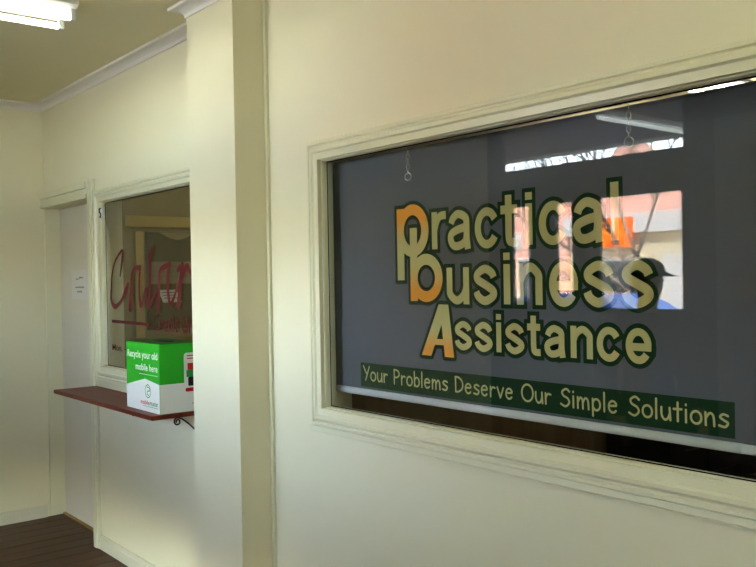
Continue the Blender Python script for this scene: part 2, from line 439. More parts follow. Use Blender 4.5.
def bold(ch, x0, x1, z0, z1, w, xh):
    """heavy grotesque letter as a list of centre-line strokes (path, closed)"""
    W, H, q = x1-x0, z1-z0, w/2; a, b, m, zt, zb = x0+q, x1-q, (x0+x1)/2, z1-q*0.9, z0+q*0.9
    bar = lambda x: ([(x, z0), (x, z1)], False)
    if ch == 'l': return [([(m, z0), (m, z1)], False)]
    if ch == 'i': return [([(m, z0), (m, z0+xh)], False), ([(m, z1-w*0.85), (m, z1)], False)]
    if ch == 'r': return [bar(a), (smooth_path([(a, z0+0.50*H), (a+0.16*W, z1-0.27*H), (a+0.40*W, zt-0.03*H), (x1, zt-0.01*H)], 5), False)]
    if ch == 'n': return [bar(a), (smooth_path([(a, z0+0.55*H), (a+0.13*W, z1-0.24*H), (m+0.05*W, zt), (b-0.03*W, z1-0.26*H), (b, z1-0.42*H)], 5) + [(b, z0)], False)]
    if ch == 'u': return [bar(b), ([(a, z1)] + smooth_path([(a, z0+0.42*H), (a+0.03*W, z0+0.26*H), (m-0.05*W, zb), (b-0.13*W, z0+0.24*H), (b, z0+0.45*H)], 5), False)]
    if ch == 'c': return [(arc(m, (z0+z1)/2, W/2-q, H/2-q*0.9, 32, 328, 24), False)]
    if ch == 'e': return [([(a+q*0.4, z0+0.47*H), (b+q*0.9, z0+0.47*H)], False), (arc(m, (z0+z1)/2, W/2-q, H/2-q*0.9, 2, 325, 24), False)]
    if ch == 's': return [(smooth_path([(b+0.01*W, z1-0.31*H), (b-0.08*W, z1-0.19*H), (m, zt), (a+0.05*W, z1-0.22*H), (a+0.05*W, z1-0.36*H), (m, z0+0.51*H), (b-0.03*W, z0+0.36*H), (b-0.02*W, z0+0.22*H), (m, zb), (a+0.08*W, z0+0.20*H), (a-0.01*W, z0+0.33*H)], 5), False)]
    if ch == 'a':
        r = b-0.05*W
        return [(smooth_path([(a+0.03*W, z1-0.33*H), (a+0.12*W, z1-0.19*H), (m-0.02*W, zt), (r-0.04*W, z1-0.20*H), (r, z1-0.36*H)], 5) + [(r, z0+0.25*H), (r+0.05*W, z0)], False),
                (smooth_path([(r, z0+0.56*H), (m, z0+0.52*H), (a+0.06*W, z0+0.42*H), (a+0.0*W, z0+0.27*H), (a+0.12*W, zb+0.02*H), (m-0.02*W, zb), (r-0.06*W, z0+0.20*H), (r, z0+0.38*H)], 5), False)]
    if ch == 't':
        x = x0+0.48*W
        return [([(x, z1)] + smooth_path([(x, z0+0.25*H), (x+0.05*W, z0+0.11*H), (x+0.24*W, zb), (x1, zb)], 4), False), ([(x0, z0+xh-q*0.85), (x1, z0+xh-q*0.85)], False)]
def draw(fill, out, strokes, w):
    for p, cl in strokes:
        put(fill, stroke(p, w/2, closed=cl), plane_y(YF)); put(out, stroke(p, w/2+OUT, ext=OUT, closed=cl), plane_y(YO))
outl = MB()
for line, nm, w, xh in zip(LINES, NAMES, (0.0265, 0.0265, 0.0205), (0.123, 0.123, 0.092)):
    mb = MB()
    for ch, x0, x1, z0, z1 in line: draw(mb, outl, bold(ch, x0, x1, z0, z1, w, xh), w)
    mb.build(nm, m_creamp, blind, recalc=False)
ORG, CRM = (214, 144, 50), (184, 177, 122)
def ering(cx, cz, rx, rz): return ([(cx+rx*math.cos(2*math.pi*i/36), cz+rz*math.sin(2*math.pi*i/36)) for i in range(36)], True)
initials = [
 ('initial_p', 0.037, [([(-2.257, 1.548), (-2.257, 1.797)], False), ering(-2.1935, 1.718, 0.0635, 0.072)], [(1.548, CRM), (1.675, CRM), (1.755, ORG), (1.81, ORG)], 0.0),
 ('initial_b', 0.037, [([(-2.189, 1.476), (-2.189, 1.727)], False), ering(-2.127, 1.555, 0.062, 0.063)], [(1.47, ORG), (1.515, ORG), (1.60, CRM), (1.73, CRM)], 0.0004)]
for nm, w, strokes, stops, dy in initials:
    mb = MB(); draw(mb, outl, strokes, w)
    o = mb.build(nm, ramp_mat(nm+' ink', stops), blind, recalc=False)
    for v in o.data.vertices: v.co.y -= dy
ax, aw, az, ah = -2.156, 0.157, 1.293, 0.173
mb = MB()
for poly in ([(0, 0), (.30, 0), (.85, 1), (.56, 1)], [(.725, 0), (1.0, 0), (.85, 1), (.58, 1)], [(.22, .22), (.80, .22), (.82, .335), (.28, .335)]):
    P = [(ax+u*aw, az+v*ah) for u, v in poly]; put(mb, (P, [(0, 1, 2, 3)]), plane_y(YF))
    for i in range(4): put(outl, stroke([P[i], P[(i+1) % 4]], OUT, cap='round'), plane_y(YO))
mb.build('initial_a', ramp_mat('initial_a ink', [(1.29, ORG), (1.315, ORG), (1.385, CRM), (1.47, CRM)]), blind, recalc=False)
outl.build('letter_outline', m_green, blind, recalc=False)
mb = MB(); put(mb, rect(-2.498, -1.042, 1.157, 1.245), plane_y(YO)); mb.build('slogan_strip', m_green, blind, recalc=False)

# casual hand-lettered stroke alphabet (unit: cap height = 1)
def arc(cx, cy, rx, ry, a0, a1, n=12): return [(cx+rx*math.cos(math.radians(a0+(a1-a0)*i/n)), cy+ry*math.sin(math.radians(a0+(a1-a0)*i/n))) for i in range(n+1)]
XH = 0.62
ALPHA = {
 'Y': (0.62, [[(0.02, 1.0), (0.30, 0.5)], [(0.60, 1.0), (0.22, 0.0)]]),
 'P': (0.56, [[(0.06, 0.0), (0.05, 1.0)], [(0.05, 0.97)] + arc(0.16, 0.72, 0.36, 0.27, 80, -90) + [(0.06, 0.46)]]),
 'D': (0.68, [[(0.06, 0.02), (0.05, 0.98)], [(0.03, 0.97)] + arc(0.12, 0.5, 0.50, 0.49, 80, -88) + [(0.05, 0.02)]]),
 'O': (0.80, [arc(0.40, 0.5, 0.37, 0.5, 0, 360, 24)]),
 'S': (0.62, [smooth_path([(0.56, 0.86), (0.36, 1.0), (0.12, 0.82), (0.20, 0.60), (0.46, 0.46), (0.54, 0.22), (0.32, 0.0), (0.04, 0.12)])]),
 'o': (0.54, [arc(0.26, XH/2, 0.24, XH/2, 0, 360, 20)]),
 'u': (0.52, [smooth_path([(0.05, XH), (0.06, 0.22), (0.20, 0.0), (0.36, 0.08), (0.44, 0.3)]), [(0.45, XH), (0.48, 0.0)]]),
 'r': (0.42, [[(0.06, XH), (0.07, 0.0)], smooth_path([(0.07, 0.36), (0.20, 0.58), (0.38, 0.56)])]),
 'b': (0.54, [[(0.06, 1.0), (0.07, 0.0)], arc(0.27, XH/2, 0.21, XH/2, 0, 360, 20)]),
 'l': (0.18, [[(0.07, 1.02), (0.07, 0.0)]]),
 'e': (0.54, [[(0.05, 0.34), (0.46, 0.38)] + arc(0.26, XH/2, 0.22, XH/2, 25, 320, 18)]),
 'm': (0.76, [[(0.05, XH), (0.06, 0.0)], smooth_path([(0.06, 0.34), (0.20, 0.60), (0.33, 0.48), (0.35, 0.0)]), smooth_path([(0.35, 0.34), (0.50, 0.60), (0.65, 0.46), (0.68, 0.0)])]),
 'n': (0.52, [[(0.05, XH), (0.06, 0.0)], smooth_path([(0.06, 0.34), (0.24, 0.60), (0.40, 0.48), (0.44, 0.0)])]),
 's': (0.48, [smooth_path([(0.42, 0.56), (0.22, 0.62), (0.08, 0.48), (0.24, 0.34), (0.42, 0.22), (0.30, 0.02), (0.04, 0.06)])]),
 'v': (0.50, [[(0.03, XH), (0.24, 0.0)], [(0.24, 0.0), (0.46, XH)]]),
 'i': (0.18, [[(0.07, XH), (0.07, 0.0)], [(0.07, 0.86), (0.07, 0.89)]]),
 'p': (0.54, [[(0.06, XH), (0.07, -0.32)], arc(0.27, XH/2, 0.21, XH/2, 0, 360, 20)]),
 't': (0.44, [[(0.22, 0.94), (0.22, 0.0)], [(0.03, 0.60), (0.40, 0.62)]]),
 ' ': (0.36, []),
}
def slogan(text, u0, u1, v0, cap, w):
    adv = 0.10; total = sum(ALPHA[c][0] + adv for c in text) - adv; sx = (u1-u0)/total; x = 0; out = []
    for c in text:
        for st in ALPHA[c][1]: out.append([(u0+(x+a)*sx, v0+b*cap) for a, b in st])
        x += ALPHA[c][0] + adv
    return out
mb = MB()
for st in slogan('Your Problems Deserve Our Simple Solutions', -2.481, -1.056, 1.182, 0.050, 0.0031):
    put(mb, stroke(st, 0.0031, cap='round'), plane_y(YF))
tag(mb.build('slogan_lettering', m_creamp, blind, recalc=False), kind='stuff')

# hanging chains in front of the blind
def chain(x, y, ztop, zbot, label):
    r = root('hanging_chain', (x, y, zbot), label, 'chain', 'steel chains hanging at the window head')
    mb = MB(); z = ztop; k = 0; rr = 0.0095
    while z - 2*rr*1.3 > zbot + 0.012:
        cz = z - rr*1.2
        pts = []
        for i in range(12):
            a = 2*math.pi*i/12; u, v = 0.0058*math.cos(a), rr*1.15*math.sin(a)
            ang = math.radians(35 if k % 2 else 125)
            pts.append((x+u*math.cos(ang), y+u*math.sin(ang), cz+v))
        mb.tube(pts, 0.0015, 6, closed=True); z -= rr*1.85; k += 1
    mb.build('links', m_steel, r, smooth=True)
    pts = [(x+0.0125*math.cos(2*math.pi*i/18), y+0.003*math.cos(2*math.pi*i/18), z-0.010+0.0125*math.sin(2*math.pi*i/18)) for i in range(18)]
    MB().tube(pts, 0.0022, 6, closed=True).build('ring', m_steel, r, smooth=True)
    MB().tube([(x, y, ztop-0.004), (x, y, ztop+0.045)], 0.0018, 6).build('hook', m_steel, r)
    return r
chain(-2.190, 0.06, 2.0, 1.882, 'short steel chain with a ring hanging near the window left corner')
chain(-1.311, 0.06, 2.0, 1.885, 'short steel chain hanging above the last letters of the sign')

# ------------------------------------------------------------------ red lettering on the left window (on the glass)
YG = 0.0272
SCRIPT = [
 [(-4.62,1.594,.006),(-4.584,1.694,.013),(-4.59,1.735,.008),(-4.688,1.677,.008),(-4.736,1.602,.008),(-4.751,1.527,.010),(-4.755,1.458,.013),(-4.701,1.421,.013),(-4.613,1.454,.010),(-4.545,1.51,.016),(-4.512,1.55,.010)],
 [(-4.345,1.636,.012),(-4.423,1.631,.011),(-4.457,1.592,.012),(-4.475,1.507,.014),(-4.49,1.414,.018)],
 [(-4.345,1.636,.012),(-4.357,1.585,.011),(-4.361,1.494,.012),(-4.343,1.432,.014),(-4.281,1.513,.010),(-4.262,1.52,.008)],
 [(-4.163,1.753,.005),(-4.22,1.683,.021),(-4.221,1.599,.015),(-4.235,1.515,.013),(-4.247,1.431,.016),(-4.190,1.475,.011),(-4.139,1.520,.008)],
 [(-3.985,1.647,.012),(-4.085,1.622,.013),(-4.107,1.582,.014),(-4.118,1.50,.014),(-4.131,1.42,.019)],
 [(-3.985,1.647,.012),(-4.009,1.586,.014),(-4.008,1.495,.013),(-3.985,1.441,.012),(-3.926,1.5,.009),(-3.90,1.55,.008)],
 [(-3.845,1.640,.013),(-3.895,1.615,.010)], [(-3.845,1.640,.014),(-3.861,1.579,.016),(-3.895,1.440,.019)],
 [(-3.873,1.54,.008),(-3.80,1.63,.014),(-3.765,1.60,.012)],
 [(-3.73,1.52,.009),(-3.64,1.56,.010),(-3.65,1.63,.012),(-3.70,1.62,.011),(-3.735,1.53,.013),(-3.70,1.44,.014),(-3.62,1.47,.008)],
]
mb = MB()
for st in SCRIPT:
    p = smooth_path(st, 6)
    put(mb, stroke([(a, b, c*1.12) for a, b, c in p], 0, cap='round'), plane_y(YG))
mb.build('script_lettering', m_red, w2, recalc=False)
mb = MB(); put(mb, stroke([(-4.752, 1.337), (-4.25, 1.333)], 0.0085), plane_y(YG)); mb.build('underline', m_red, w2, recalc=False)
mb = MB(); put(mb, fit(glyph('Credit Union', 0.008), -4.192, -3.60, 1.304, 1.388), plane_y(YG)); mb.build('credit_union_lettering', m_red, w2, recalc=False)
mb = MB(); put(mb, fit(glyph('Mon. - Fri.', 0.01), -4.752, -4.45, 1.17, 1.206), plane_y(YG)); mb.build('hours_lettering', m_red, w2, recalc=False)
# little sash catch in the top corner of the left window
lt = MB(); lt.bbox(-4.806, -4.772, -0.012, 0.006, 1.925, 1.992, 0.003)
lt = lt.build('sash_catch', m_batten, w2)
pts = smooth_path([(-4.779, -0.016, 1.982), (-4.797, -0.016, 1.982), (-4.797, -0.016, 1.962), (-4.781, -0.016, 1.955), (-4.781, -0.016, 1.936), (-4.798, -0.016, 1.936)], 4)
MB().tube(pts, 0.0035, 6).build('hook', m_ink, lt)

# ------------------------------------------------------------------ corner door
d1 = root('door_1', (-5.4, 0.1, 0)); struct(d1, 'plain white flush door in the corner left of the windows', 'door')
MB().bbox(-5.815, -4.99, 0.10, 0.14, 0.012, 2.058, 0.002).build('door_leaf', m_door, d1)
MB().box(-5.82, -4.985, 0.085, 0.15, 0.0, 0.010).build('threshold', mat('brass threshold strip', (150, 112, 40), 0.4, 0.5), d1)
arch = MB(); arch.bbox(-4.978, -4.897, -0.02, 0.0, 0, 2.165, 0.004); arch.bbox(-4.968, -4.92, -0.026, -0.018, 0, 2.165, 0.003)
arch.build('architrave', m_trim, d1)
hd = MB()
for a, b, y in ((2.058, 2.085, -0.03), (2.085, 2.118, -0.022), (2.118, 2.155, -0.034)): hd.bbox(XE, -4.976, y, 0.0, a, b, 0.004)
hd.build('head_casing', m_trim, d1)
MB().bbox(XE-0.001, XE+0.012, 0.0, 0.10, 0.015, 2.058, 0.002).build('door_stop', m_trim, d1)
kn = MB(); kn.tube([(-5.06, 0.10, 1.0), (-5.06, 0.075, 1.0), (-5.06, 0.055, 1.0), (-5.06, 0.045, 1.0)], [0.012, 0.012, 0.026, 0.016], 14)
pn = root('paper_notice', (-5.45, 0.099, 1.45), 'white paper notice with faint grey lines taped to the corner door', 'notice')
MB().box(-5.60, -5.31, 0.0978, 0.0994, 1.452, 1.645).build('sheet', m_paper, pn)
mb = MB()
for x0, x1, z, tk in ((-5.52, -5.46, 1.585, .004), (-5.46, -5.39, 1.594, .006), (-5.53, -5.37, 1.532, .006), (-5.50, -5.41, 1.504, .006)):
    xx = x0
    while xx < x1:
        w = random.uniform(0.006, 0.016); put(mb, rect(xx, min(xx+w, x1), z-tk, z+tk*random.uniform(0.5, 1)), plane_y(0.0972)); xx += w + 0.004
tag(mb.build('faint_print', m_grey, pn, recalc=False), kind='stuff')

# ------------------------------------------------------------------ shelf under the left window
sh = root('wall_shelf', (-4.2, 0, 0.935), 'red-brown timber shelf on iron brackets under the left window', 'shelf')
MB().bbox(-4.90, -3.588, -0.262, -0.0135, 0.936, 0.957, 0.003).build('shelf_board', m_wood, sh)
def bracket(x):
    mb = MB(); r = 0.0045
    mb.tube([(x, -0.235, 0.931), (x, -0.006, 0.931)], r, 8)
    mb.tube([(x, -0.006, 0.935), (x, -0.006, 0.835)], r, 8)
    sp = []
    for i in range(26):
        a = math.radians(95 + i*19); rad = 0.0185*(1 - i/36.0); sp.append((x, -0.108 + rad*math.cos(a), 0.9075 + rad*math.sin(a)))
    sp = sp[::-1] + [(x, -0.085, 0.918), (x, -0.05, 0.890), (x, -0.025, 0.866), (x, -0.008, 0.848)]
    mb.tube(smooth_path(sp, 2), 0.0035, 8)
    return mb.build('bracket', m_iron, sh, smooth=True)
bracket(-3.65); bracket(-4.40)

# ------------------------------------------------------------------ recycling carton
bx0, bx1, by0, by1, bz0, bz1 = -3.962, -3.592, -0.219, -0.02, 0.958, 1.277
bxr = root('recycling_carton', (bx0, by0, bz0), 'green and white cardboard phone recycling carton standing on the timber shelf', 'carton')
MB().bbox(bx0, bx1, by0, by1, bz0, bz1-0.003, 0.002).build('carton_body', m_box, bxr)
MB().bbox(bx0+0.002, bx1-0.002, by0+0.002, by1-0.002, bz1-0.003, bz1, 0.001).build('lid', m_boxin, bxr)
cx, cy = (bx0+bx1)/2, (by0+by1)/2
mb = MB(); mb.add([(cx+0.02+0.085*math.cos(a*math.pi/12), cy+0.033*math.sin(a*math.pi/12), bz1+0.0005) for a in range(24)], [tuple(range(24))])
mb.build('drop_slot', m_ink, bxr, recalc=False)
bw_, bh_ = bx1-bx0, bz1-bz0
front = lambda q: (lambda u, v: (bx0+u*bw_, by0-0.0006*q, bz0+v*bh_))
side = lambda q: (lambda u, v: (bx1+0.0006*q, by0+u*(by1-by0), bz0+v*bh_))
mb = MB(); put(mb, ([(0.004, 0.004), (0.996, 0.004), (0.996, 0.42), (0.58, 0.475), (0.004, 0.345)], [(0, 1, 2, 3, 4)]), front(1)); mb.build('white_panel', m_boxw, bxr, recalc=False)
mb = MB(); put(mb, rect(0.004, 0.996, 0.004, 0.42), side(1)); mb.build('white_panel', m_boxw, bxr, recalc=False)
mb = MB()
put(mb, fit(glyph('Recycle your old', 0.014), 0.05, 0.95, 0.735, 0.875), front(1)); put(mb, fit(glyph('mobile here', 0.014), 0.30, 0.95, 0.59, 0.69), front(1))
put(mb, rect(0.40, 0.95, 0.535, 0.541), front(1))
mb.build('slogan_print', m_boxw, bxr, recalc=False)
mb = MB(); put(mb, ring(0.66, 0.30, 0.085, 0.10, 0.012, 24), front(2))
put(mb, stroke(smooth_path([(0.63, 0.36), (0.70, 0.35), (0.71, 0.31), (0.65, 0.30), (0.64, 0.26), (0.69, 0.24)], 4), 0.007), front(2))
mb.build('round_emblem', m_greenp, bxr, recalc=False)
mb = MB(); put(mb, fit(glyph('mobile', 0.012), 0.44, 0.70, 0.10, 0.165), front(2)); mb.build('red_wordmark', m_redp, bxr, recalc=False)
mb = MB(); put(mb, fit(glyph('muster', 0.012), 0.71, 0.95, 0.10, 0.16), front(2)); put(mb, rect(0.50, 0.95, 0.075, 0.081), front(2)); mb.build('green_wordmark', m_greenp, bxr, recalc=False)
mb = MB(); put(mb, fit(glyph('mobile', 0.012), 0.80, 0.99, 0.10, 0.14), side(2)); mb.build('red_wordmark', m_redp, bxr, recalc=False)
def rrect(u0, u1, v0, v1, r, rv):
    V = []
    for cxx, czz, a in ((u1-r, v1-rv, 0), (u0+r, v1-rv, 90), (u0+r, v0+rv, 180), (u1-r, v0+rv, 270)):
        V += [(cxx+r*math.cos(math.radians(a+k*18)), czz+rv*math.sin(math.radians(a+k*18))) for k in range(6)]
    return V, [tuple(range(len(V)))]
mb = MB(); put(mb, rrect(0.60, 0.90, 0.28, 0.85, 0.06, 0.05), side(2)); mb.build('picture_panel', m_boxw, bxr, recalc=False)
for g in (rect(0.69, 0.87, 0.60, 0.70), rect(0.68, 0.88, 0.76, 0.775), rect(0.68, 0.88, 0.80, 0.815), rrect(0.63, 0.89, 0.29, 0.345, 0.03, 0.025)):
    mb = MB(); put(mb, g, side(3)); mb.build('picture_red', m_redp, bxr, recalc=False)
mb = MB(); put(mb, rect(0.66, 0.885, 0.50, 0.60), side(3)); mb.build('picture_green', m_greenp, bxr, recalc=False)
mb = MB(); put(mb, rrect(0.70, 0.88, 0.37, 0.50, 0.02, 0.02), side(3)); mb.build('picture_dark', m_ink, bxr, recalc=False)

# ------------------------------------------------------------------ ceiling lights
def batten(x, y0, y1, z, tube_m, label, cat='ceiling light', w=0.115):
    r = root('fluorescent_batten', (x, (y0+y1)/2, z), label, cat)
    b = MB(); V = []
    pr = [(-w, z), (-w, z-0.02), (-w*0.45, z-0.052), (w*0.45, z-0.052), (w, z-0.02), (w, z)]
    b.extrude_profile([(x+a, zz) for a, zz in pr], y0, y1, 'y'); b.build('batten_body', m_batten, r)
    for s in (-1, 1):
        for yy in (y0+0.012, y1-0.012):
            MB().bbox(x+s*0.075-0.014, x+s*0.075+0.014, yy-0.012, yy+0.012, z-0.082, z-0.022, 0.003).build('lamp_holder', m_batten, r)
        MB().tube([(x+s*0.075, y0+0.022, z-0.068), (x+s*0.075, y1-0.022, z-0.068)], 0.0135, 12).build('tube', tube_m, r, smooth=True)
    return r
batten(-3.68, -1.80, -0.56, CEIL, m_tube, 'lit twin-tube fluorescent batten on the corridor ceiling at the far left')
batten(-0.55, -1.80, -0.56, CEIL, m_tube4, 'added unseen twin-tube fluorescent batten near the viewer, lighting the right wall')  # second batten added out of view to brighten the right wall

# ------------------------------------------------------------------ street side of the corridor
mb = MB(); mb.box(XE-0.12, -4.15, YS-0.15, YS, 0, CEIL); mb.box(-1.45, 1.45, YS-0.15, YS, 0, CEIL); mb.box(1.9, XR+0.12, YS-0.15, YS, 0, CEIL); mb.box(1.45, 1.9, YS-0.15, YS, 0, 0.8); mb.box(1.45, 1.9, YS-0.15, YS, 2.2, CEIL)
struct(mb.build('wall_street', m_wall), 'cream wall on the street side of the corridor', 'wall')
ZG0, ZG1, ZT0, ZT1 = 1.345, 2.032, 2.262, 2.66
A, B, G = (-3.95, -3.78), (-3.57, -3.42), (-3.22, -2.66)
y0, y1 = YS-0.095, YS-0.07
mb = MB()
ZL0, ZL1 = 0.05, 0.42
ADDED_LOW = ((-4.09, -3.36), (-2.55, -1.52))  # panes added out of view to let daylight onto the lower walls
for a, b in ((-4.15, A[0]), (A[1], B[0]), (B[1], -3.30), (-2.63, -1.45)): mb.box(a, b, y0, y1, ZL1, ZG1)
for a, b in (A, B): mb.box(a, b, y0, y1, ZL1, ZG0)
for a, b in ((-4.15, -3.30), (-2.63, -1.45)): mb.box(a, b, y0, y1, 0, ZL0)
for a, b in ((-4.15, ADDED_LOW[0][0]), (ADDED_LOW[0][1], -3.30), (-2.63, ADDED_LOW[1][0]), (ADDED_LOW[1][1], -1.45)): mb.box(a, b, y0, y1, ZL0, ZL1)
mb.box(-4.15, -1.45, y0, y1, ZG1, ZT0); mb.box(-4.15, -1.45, y0, y1, ZT1, CEIL)
mb.box(-4.15, -4.02, y0, y1, ZT0, ZT1); mb.box(-2.63, -1.45, y0, y1, ZT0, ZT1)
for x, zz in ((-4.15, CEIL), (-3.335, ZG1), (-2.63, CEIL), (-1.50, CEIL)): mb.box(x, x+0.04, YS-0.105, YS-0.06, 0, zz)
mb.box(-4.15, -1.45, YS-0.105, YS-0.06, ZT0-0.03, ZT0); mb.box(-4.15, -1.45, YS-0.105, YS-0.06, ZG1, ZG1+0.03)
wsf = struct(mb.build('wall_shopfront', m_join), 'dark joinery of the shopfront facing the street, seen in the glass', 'shopfront')
MB().bbox(-2.45, -2.10, y1, y1+0.012, 0.52, 2.4, 0.004).build('infill_panel', m_join2, wsf)
MB().bbox(-2.02, -1.60, y1, y1+0.012, 0.52, 2.4, 0.004).build('infill_panel', m_join2, wsf)
def slot_window(name, x0, x1, z0, z1, label):
    r = root(name, (x0, YS-0.08, z0)); struct(r, label, 'window')
    MB().sweep_frame(x0, x1, z0, z1, [(0, YS-0.098), (0, YS-0.067), (0.010, YS-0.067), (0.010, YS-0.098), (0, YS-0.098)]).build('frame', m_join, r)
    MB().box(x0+0.01, x1-0.01, YS-0.083, YS-0.079, z0+0.01, z1-0.01).build('pane', m_glass, r)
slot_window('window_3', A[0], A[1], ZG0, ZG1, 'narrow sidelight farther from the street door')
slot_window('window_4', B[0], B[1], ZG0, ZG1, 'narrow sidelight next to the street door')
slot_window('window_5', -4.02, -2.63, ZT0, ZT1, 'wide transom pane above the street door')
for k, (a, b) in enumerate(ADDED_LOW): slot_window('window_%d' % (6+k), a, b, ZL0, ZL1, ('added unseen low pane left of the street door, for daylight', 'added unseen low pane right of the street door, for daylight')[k])
slot_window('window_8', 1.45, 1.9, 0.8, 2.2, 'added unseen street window behind the viewer, for daylight')  # opening added out of view to bring more daylight into the corridor
d2r = root('door_2', (-2.95, YS-0.08, 0)); struct(d2r, 'half-glazed dark street door reflected in the big window', 'door')
mb = MB(); mb.box(-3.283, G[0], y0, y1, 0.01, ZG1); mb.box(G[1], -2.632, y0, y1, 0.01, ZG1); mb.box(G[0], G[1], y0, y1, 0.42, ZG0); mb.box(G[0], G[1], y0, y1, 0.01, 0.1); mb.box(G[0], G[1], y0, y1, ZG1-0.006, ZG1)
mb.build('door_leaf', m_join, d2r)
MB().bbox(-3.18, -2.70, y1, y1+0.01, 0.55, 1.2, 0.004).build('kick_panel', m_join2, d2r)
MB().box(G[0]-0.005, G[1]+0.005, YS-0.083, YS-0.079, ZG0-0.005, ZG1-0.002).build('pane', m_glass, d2r)
MB().box(G[0]-0.005, G[1]+0.005, YS-0.083, YS-0.079, 0.095, 0.425).build('added_low_pane', m_glass, d2r)  # extra pane added near the floor for more light on the low walls
MB().tube([(-3.25, y1, 1.12), (-3.25, y1+0.05, 1.12), (-3.25, y1+0.05, 0.92), (-3.25, y1, 0.92)], 0.009, 8).build('pull_handle', m_steel, d2r)

# ------------------------------------------------------------------ office behind the big window
m_off = mat('brown timber panelling', (150, 126, 80), 0.6, 0.3, vscale=2, stretch=(6, 6, 0.5), rgb2=(126, 104, 64))
m_offw = mat('office beige paint', (196, 184, 146), 0.7, 0.2)
m_carp = mat('brown office carpet', (92, 78, 56), 0.95, 0.1, var=0.1, vscale=80)
dv = struct(MB().box(-3.42, -3.34, T, 5.0, 0, CEIL).build('wall_divider', m_offw), 'partition between the two offices seen under the blind', 'wall')
y = T + 0.02
while y < 4.9:
    MB().bbox(-3.342, -3.33, y, min(y+0.58, 4.98), 0.05, 1.5, 0.003).build('panel', m_off, dv); y += 0.584
struct(MB().box(-6.5, XR, 5.0, 5.1, 0, CEIL).build('wall_office_back', m_offw), 'beige back wall of the offices', 'wall')
struct(MB().box(XR, XR+0.1, T, 5.0, 0, CEIL).build('wall_office_side', m_offw), 'beige side wall of the big office', 'wall')
struct(MB().box(-6.5, XR+0.1, T, 5.1, -0.06, 0.0).build('floor_office', m_carp), 'brown carpeted office floor behind the windows', 'floor')
batten(-2.77, 2.3, 3.54, CEIL, m_tube2, 'lit twin-tube batten on the office ceiling glimpsed above the blind')
fc = root('filing_cabinet', (-3.08, 3.4, 0), 'low dark filing cabinet inside the office seen under the blind', 'cabinet')
m_cab = mat('black steel cabinet', (34, 33, 36), 0.4, 0.4)
MB().bbox(-3.32, -2.86, 2.7, 4.3, 0.0, 0.86, 0.006).build('body', m_cab, fc)
for k in range(4):
    for j in range(3):
        dw = MB().bbox(-2.862, -2.848, 2.715+0.395*k, 2.715+0.395*k+0.38, 0.03+0.275*j, 0.03+0.275*j+0.26, 0.004).build('drawer', m_cab, fc)
        yy = 2.905+0.395*k; zz = 0.2+0.275*j
        MB().tube([(-2.85, yy-0.06, zz), (-2.825, yy-0.055, zz), (-2.825, yy+0.055, zz), (-2.85, yy+0.06, zz)], 0.006, 6).build('handle', m_steel, dw)

# ------------------------------------------------------------------ teller room behind the left window
m_tell = mat('olive beige paint', (150, 136, 92), 0.7, 0.2)
m_olive = mat('olive pinboard felt', (92, 84, 48), 0.9, 0.1, var=0.06, vscale=60)
ws = struct(MB().box(-6.42, -6.3, T, 5.0, 0, CEIL).build('wall_teller', m_tell), 'olive beige side wall seen through the left window', 'wall')
struct(MB().box(-6.5, XE-0.12, 0.0, T, 0, CEIL).build('wall_teller_front', m_tell), 'wall beside the corner door inside the left office', 'wall')
m_beam = mat('yellow ochre picture rail paint', (196, 170, 98), 0.5, 0.3)
struct(MB().bbox(-6.3, -6.27, 0.62, 3.2, 1.985, 2.072, 0.004).build('trim_6', m_beam), 'yellow ochre rail across the wall behind the left window glass', 'rail')
pb = root('pinboard', (-6.29, 1.4, 1.2), 'olive felt pinboard on the wall behind the left window', 'pinboard')
MB().bbox(-6.299, -6.284, 0.92, 2.2, 1.18, 1.95, 0.002).build('felt', m_olive, pb)
MB().bbox(-6.299, -6.276, 0.83, 0.90, 1.125, 1.95, 0.004).build('frame_post', m_beam, pb)
MB().bbox(-6.299, -6.276, 2.2, 2.26, 1.125, 1.95, 0.004).build('frame_post', m_beam, pb)
V = [(-6.281, 1.03+0.04*i, 1.945) for i in range(16)] + [(-6.281, 1.03+0.04*i, 1.945-0.055*abs(math.sin(i*math.pi/7.5))) for i in range(15, -1, -1)]
mb = MB(); mb.add(V + [(-6.284, b, c) for a, b, c in V], [tuple(range(32)), tuple(range(63, 31, -1))] + [(i, (i+1) % 32, 32+(i+1) % 32, 32+i) for i in range(32)])
mb.build('scalloped_edging', m_tell, pb)
def sheet(y0, y1, z0, z1, sk, label, m_=None):
    r = root('pinned_paper', (-6.282, y0, z0), label, 'paper', 'papers pinned inside the left office')
    V = [(-6.2835, y0, z0), (-6.2835, y1, z0), (-6.2835, y1-sk, z1), (-6.2835, y0-sk, z1)]
    MB().add(V + [(a+0.0015, b, c) for a, b, c in V], [(3, 2, 1, 0), (4, 5, 6, 7)] + [(i, (i+1) % 4, 4+(i+1) % 4, 4+i) for i in range(4)]).build('sheet', m_ or m_paper, r)
    mb = MB()
    for k in range(3):
        z = z1 - (z1-z0)*(0.25+0.22*k); s = sk*(z-z0)/(z1-z0)
        mb.add([(-6.2815, y0+0.02-s, z), (-6.2815, y1-0.02-s, z), (-6.2815, y1-0.02-s, z+0.008), (-6.2815, y0+0.02-s, z+0.008)], [(0, 1, 2, 3)])
    tag(mb.build('faint_print', m_grey, r, recalc=False), kind='stuff')
m_pap2 = mat('buff paper', (150, 142, 112), 0.8, 0.1)
sheet(0.945, 1.30, 1.54, 1.715, 0.0, 'buff notice pinned on the olive board behind the window', m_pap2)
sheet(1.055, 1.21, 1.392, 1.492, 0.045, 'small white slanting paper on the board behind the window')
tc = root('teller_counter', (-6.0, 1.6, 0), 'brown counter below the pinboard inside the left office', 'counter')
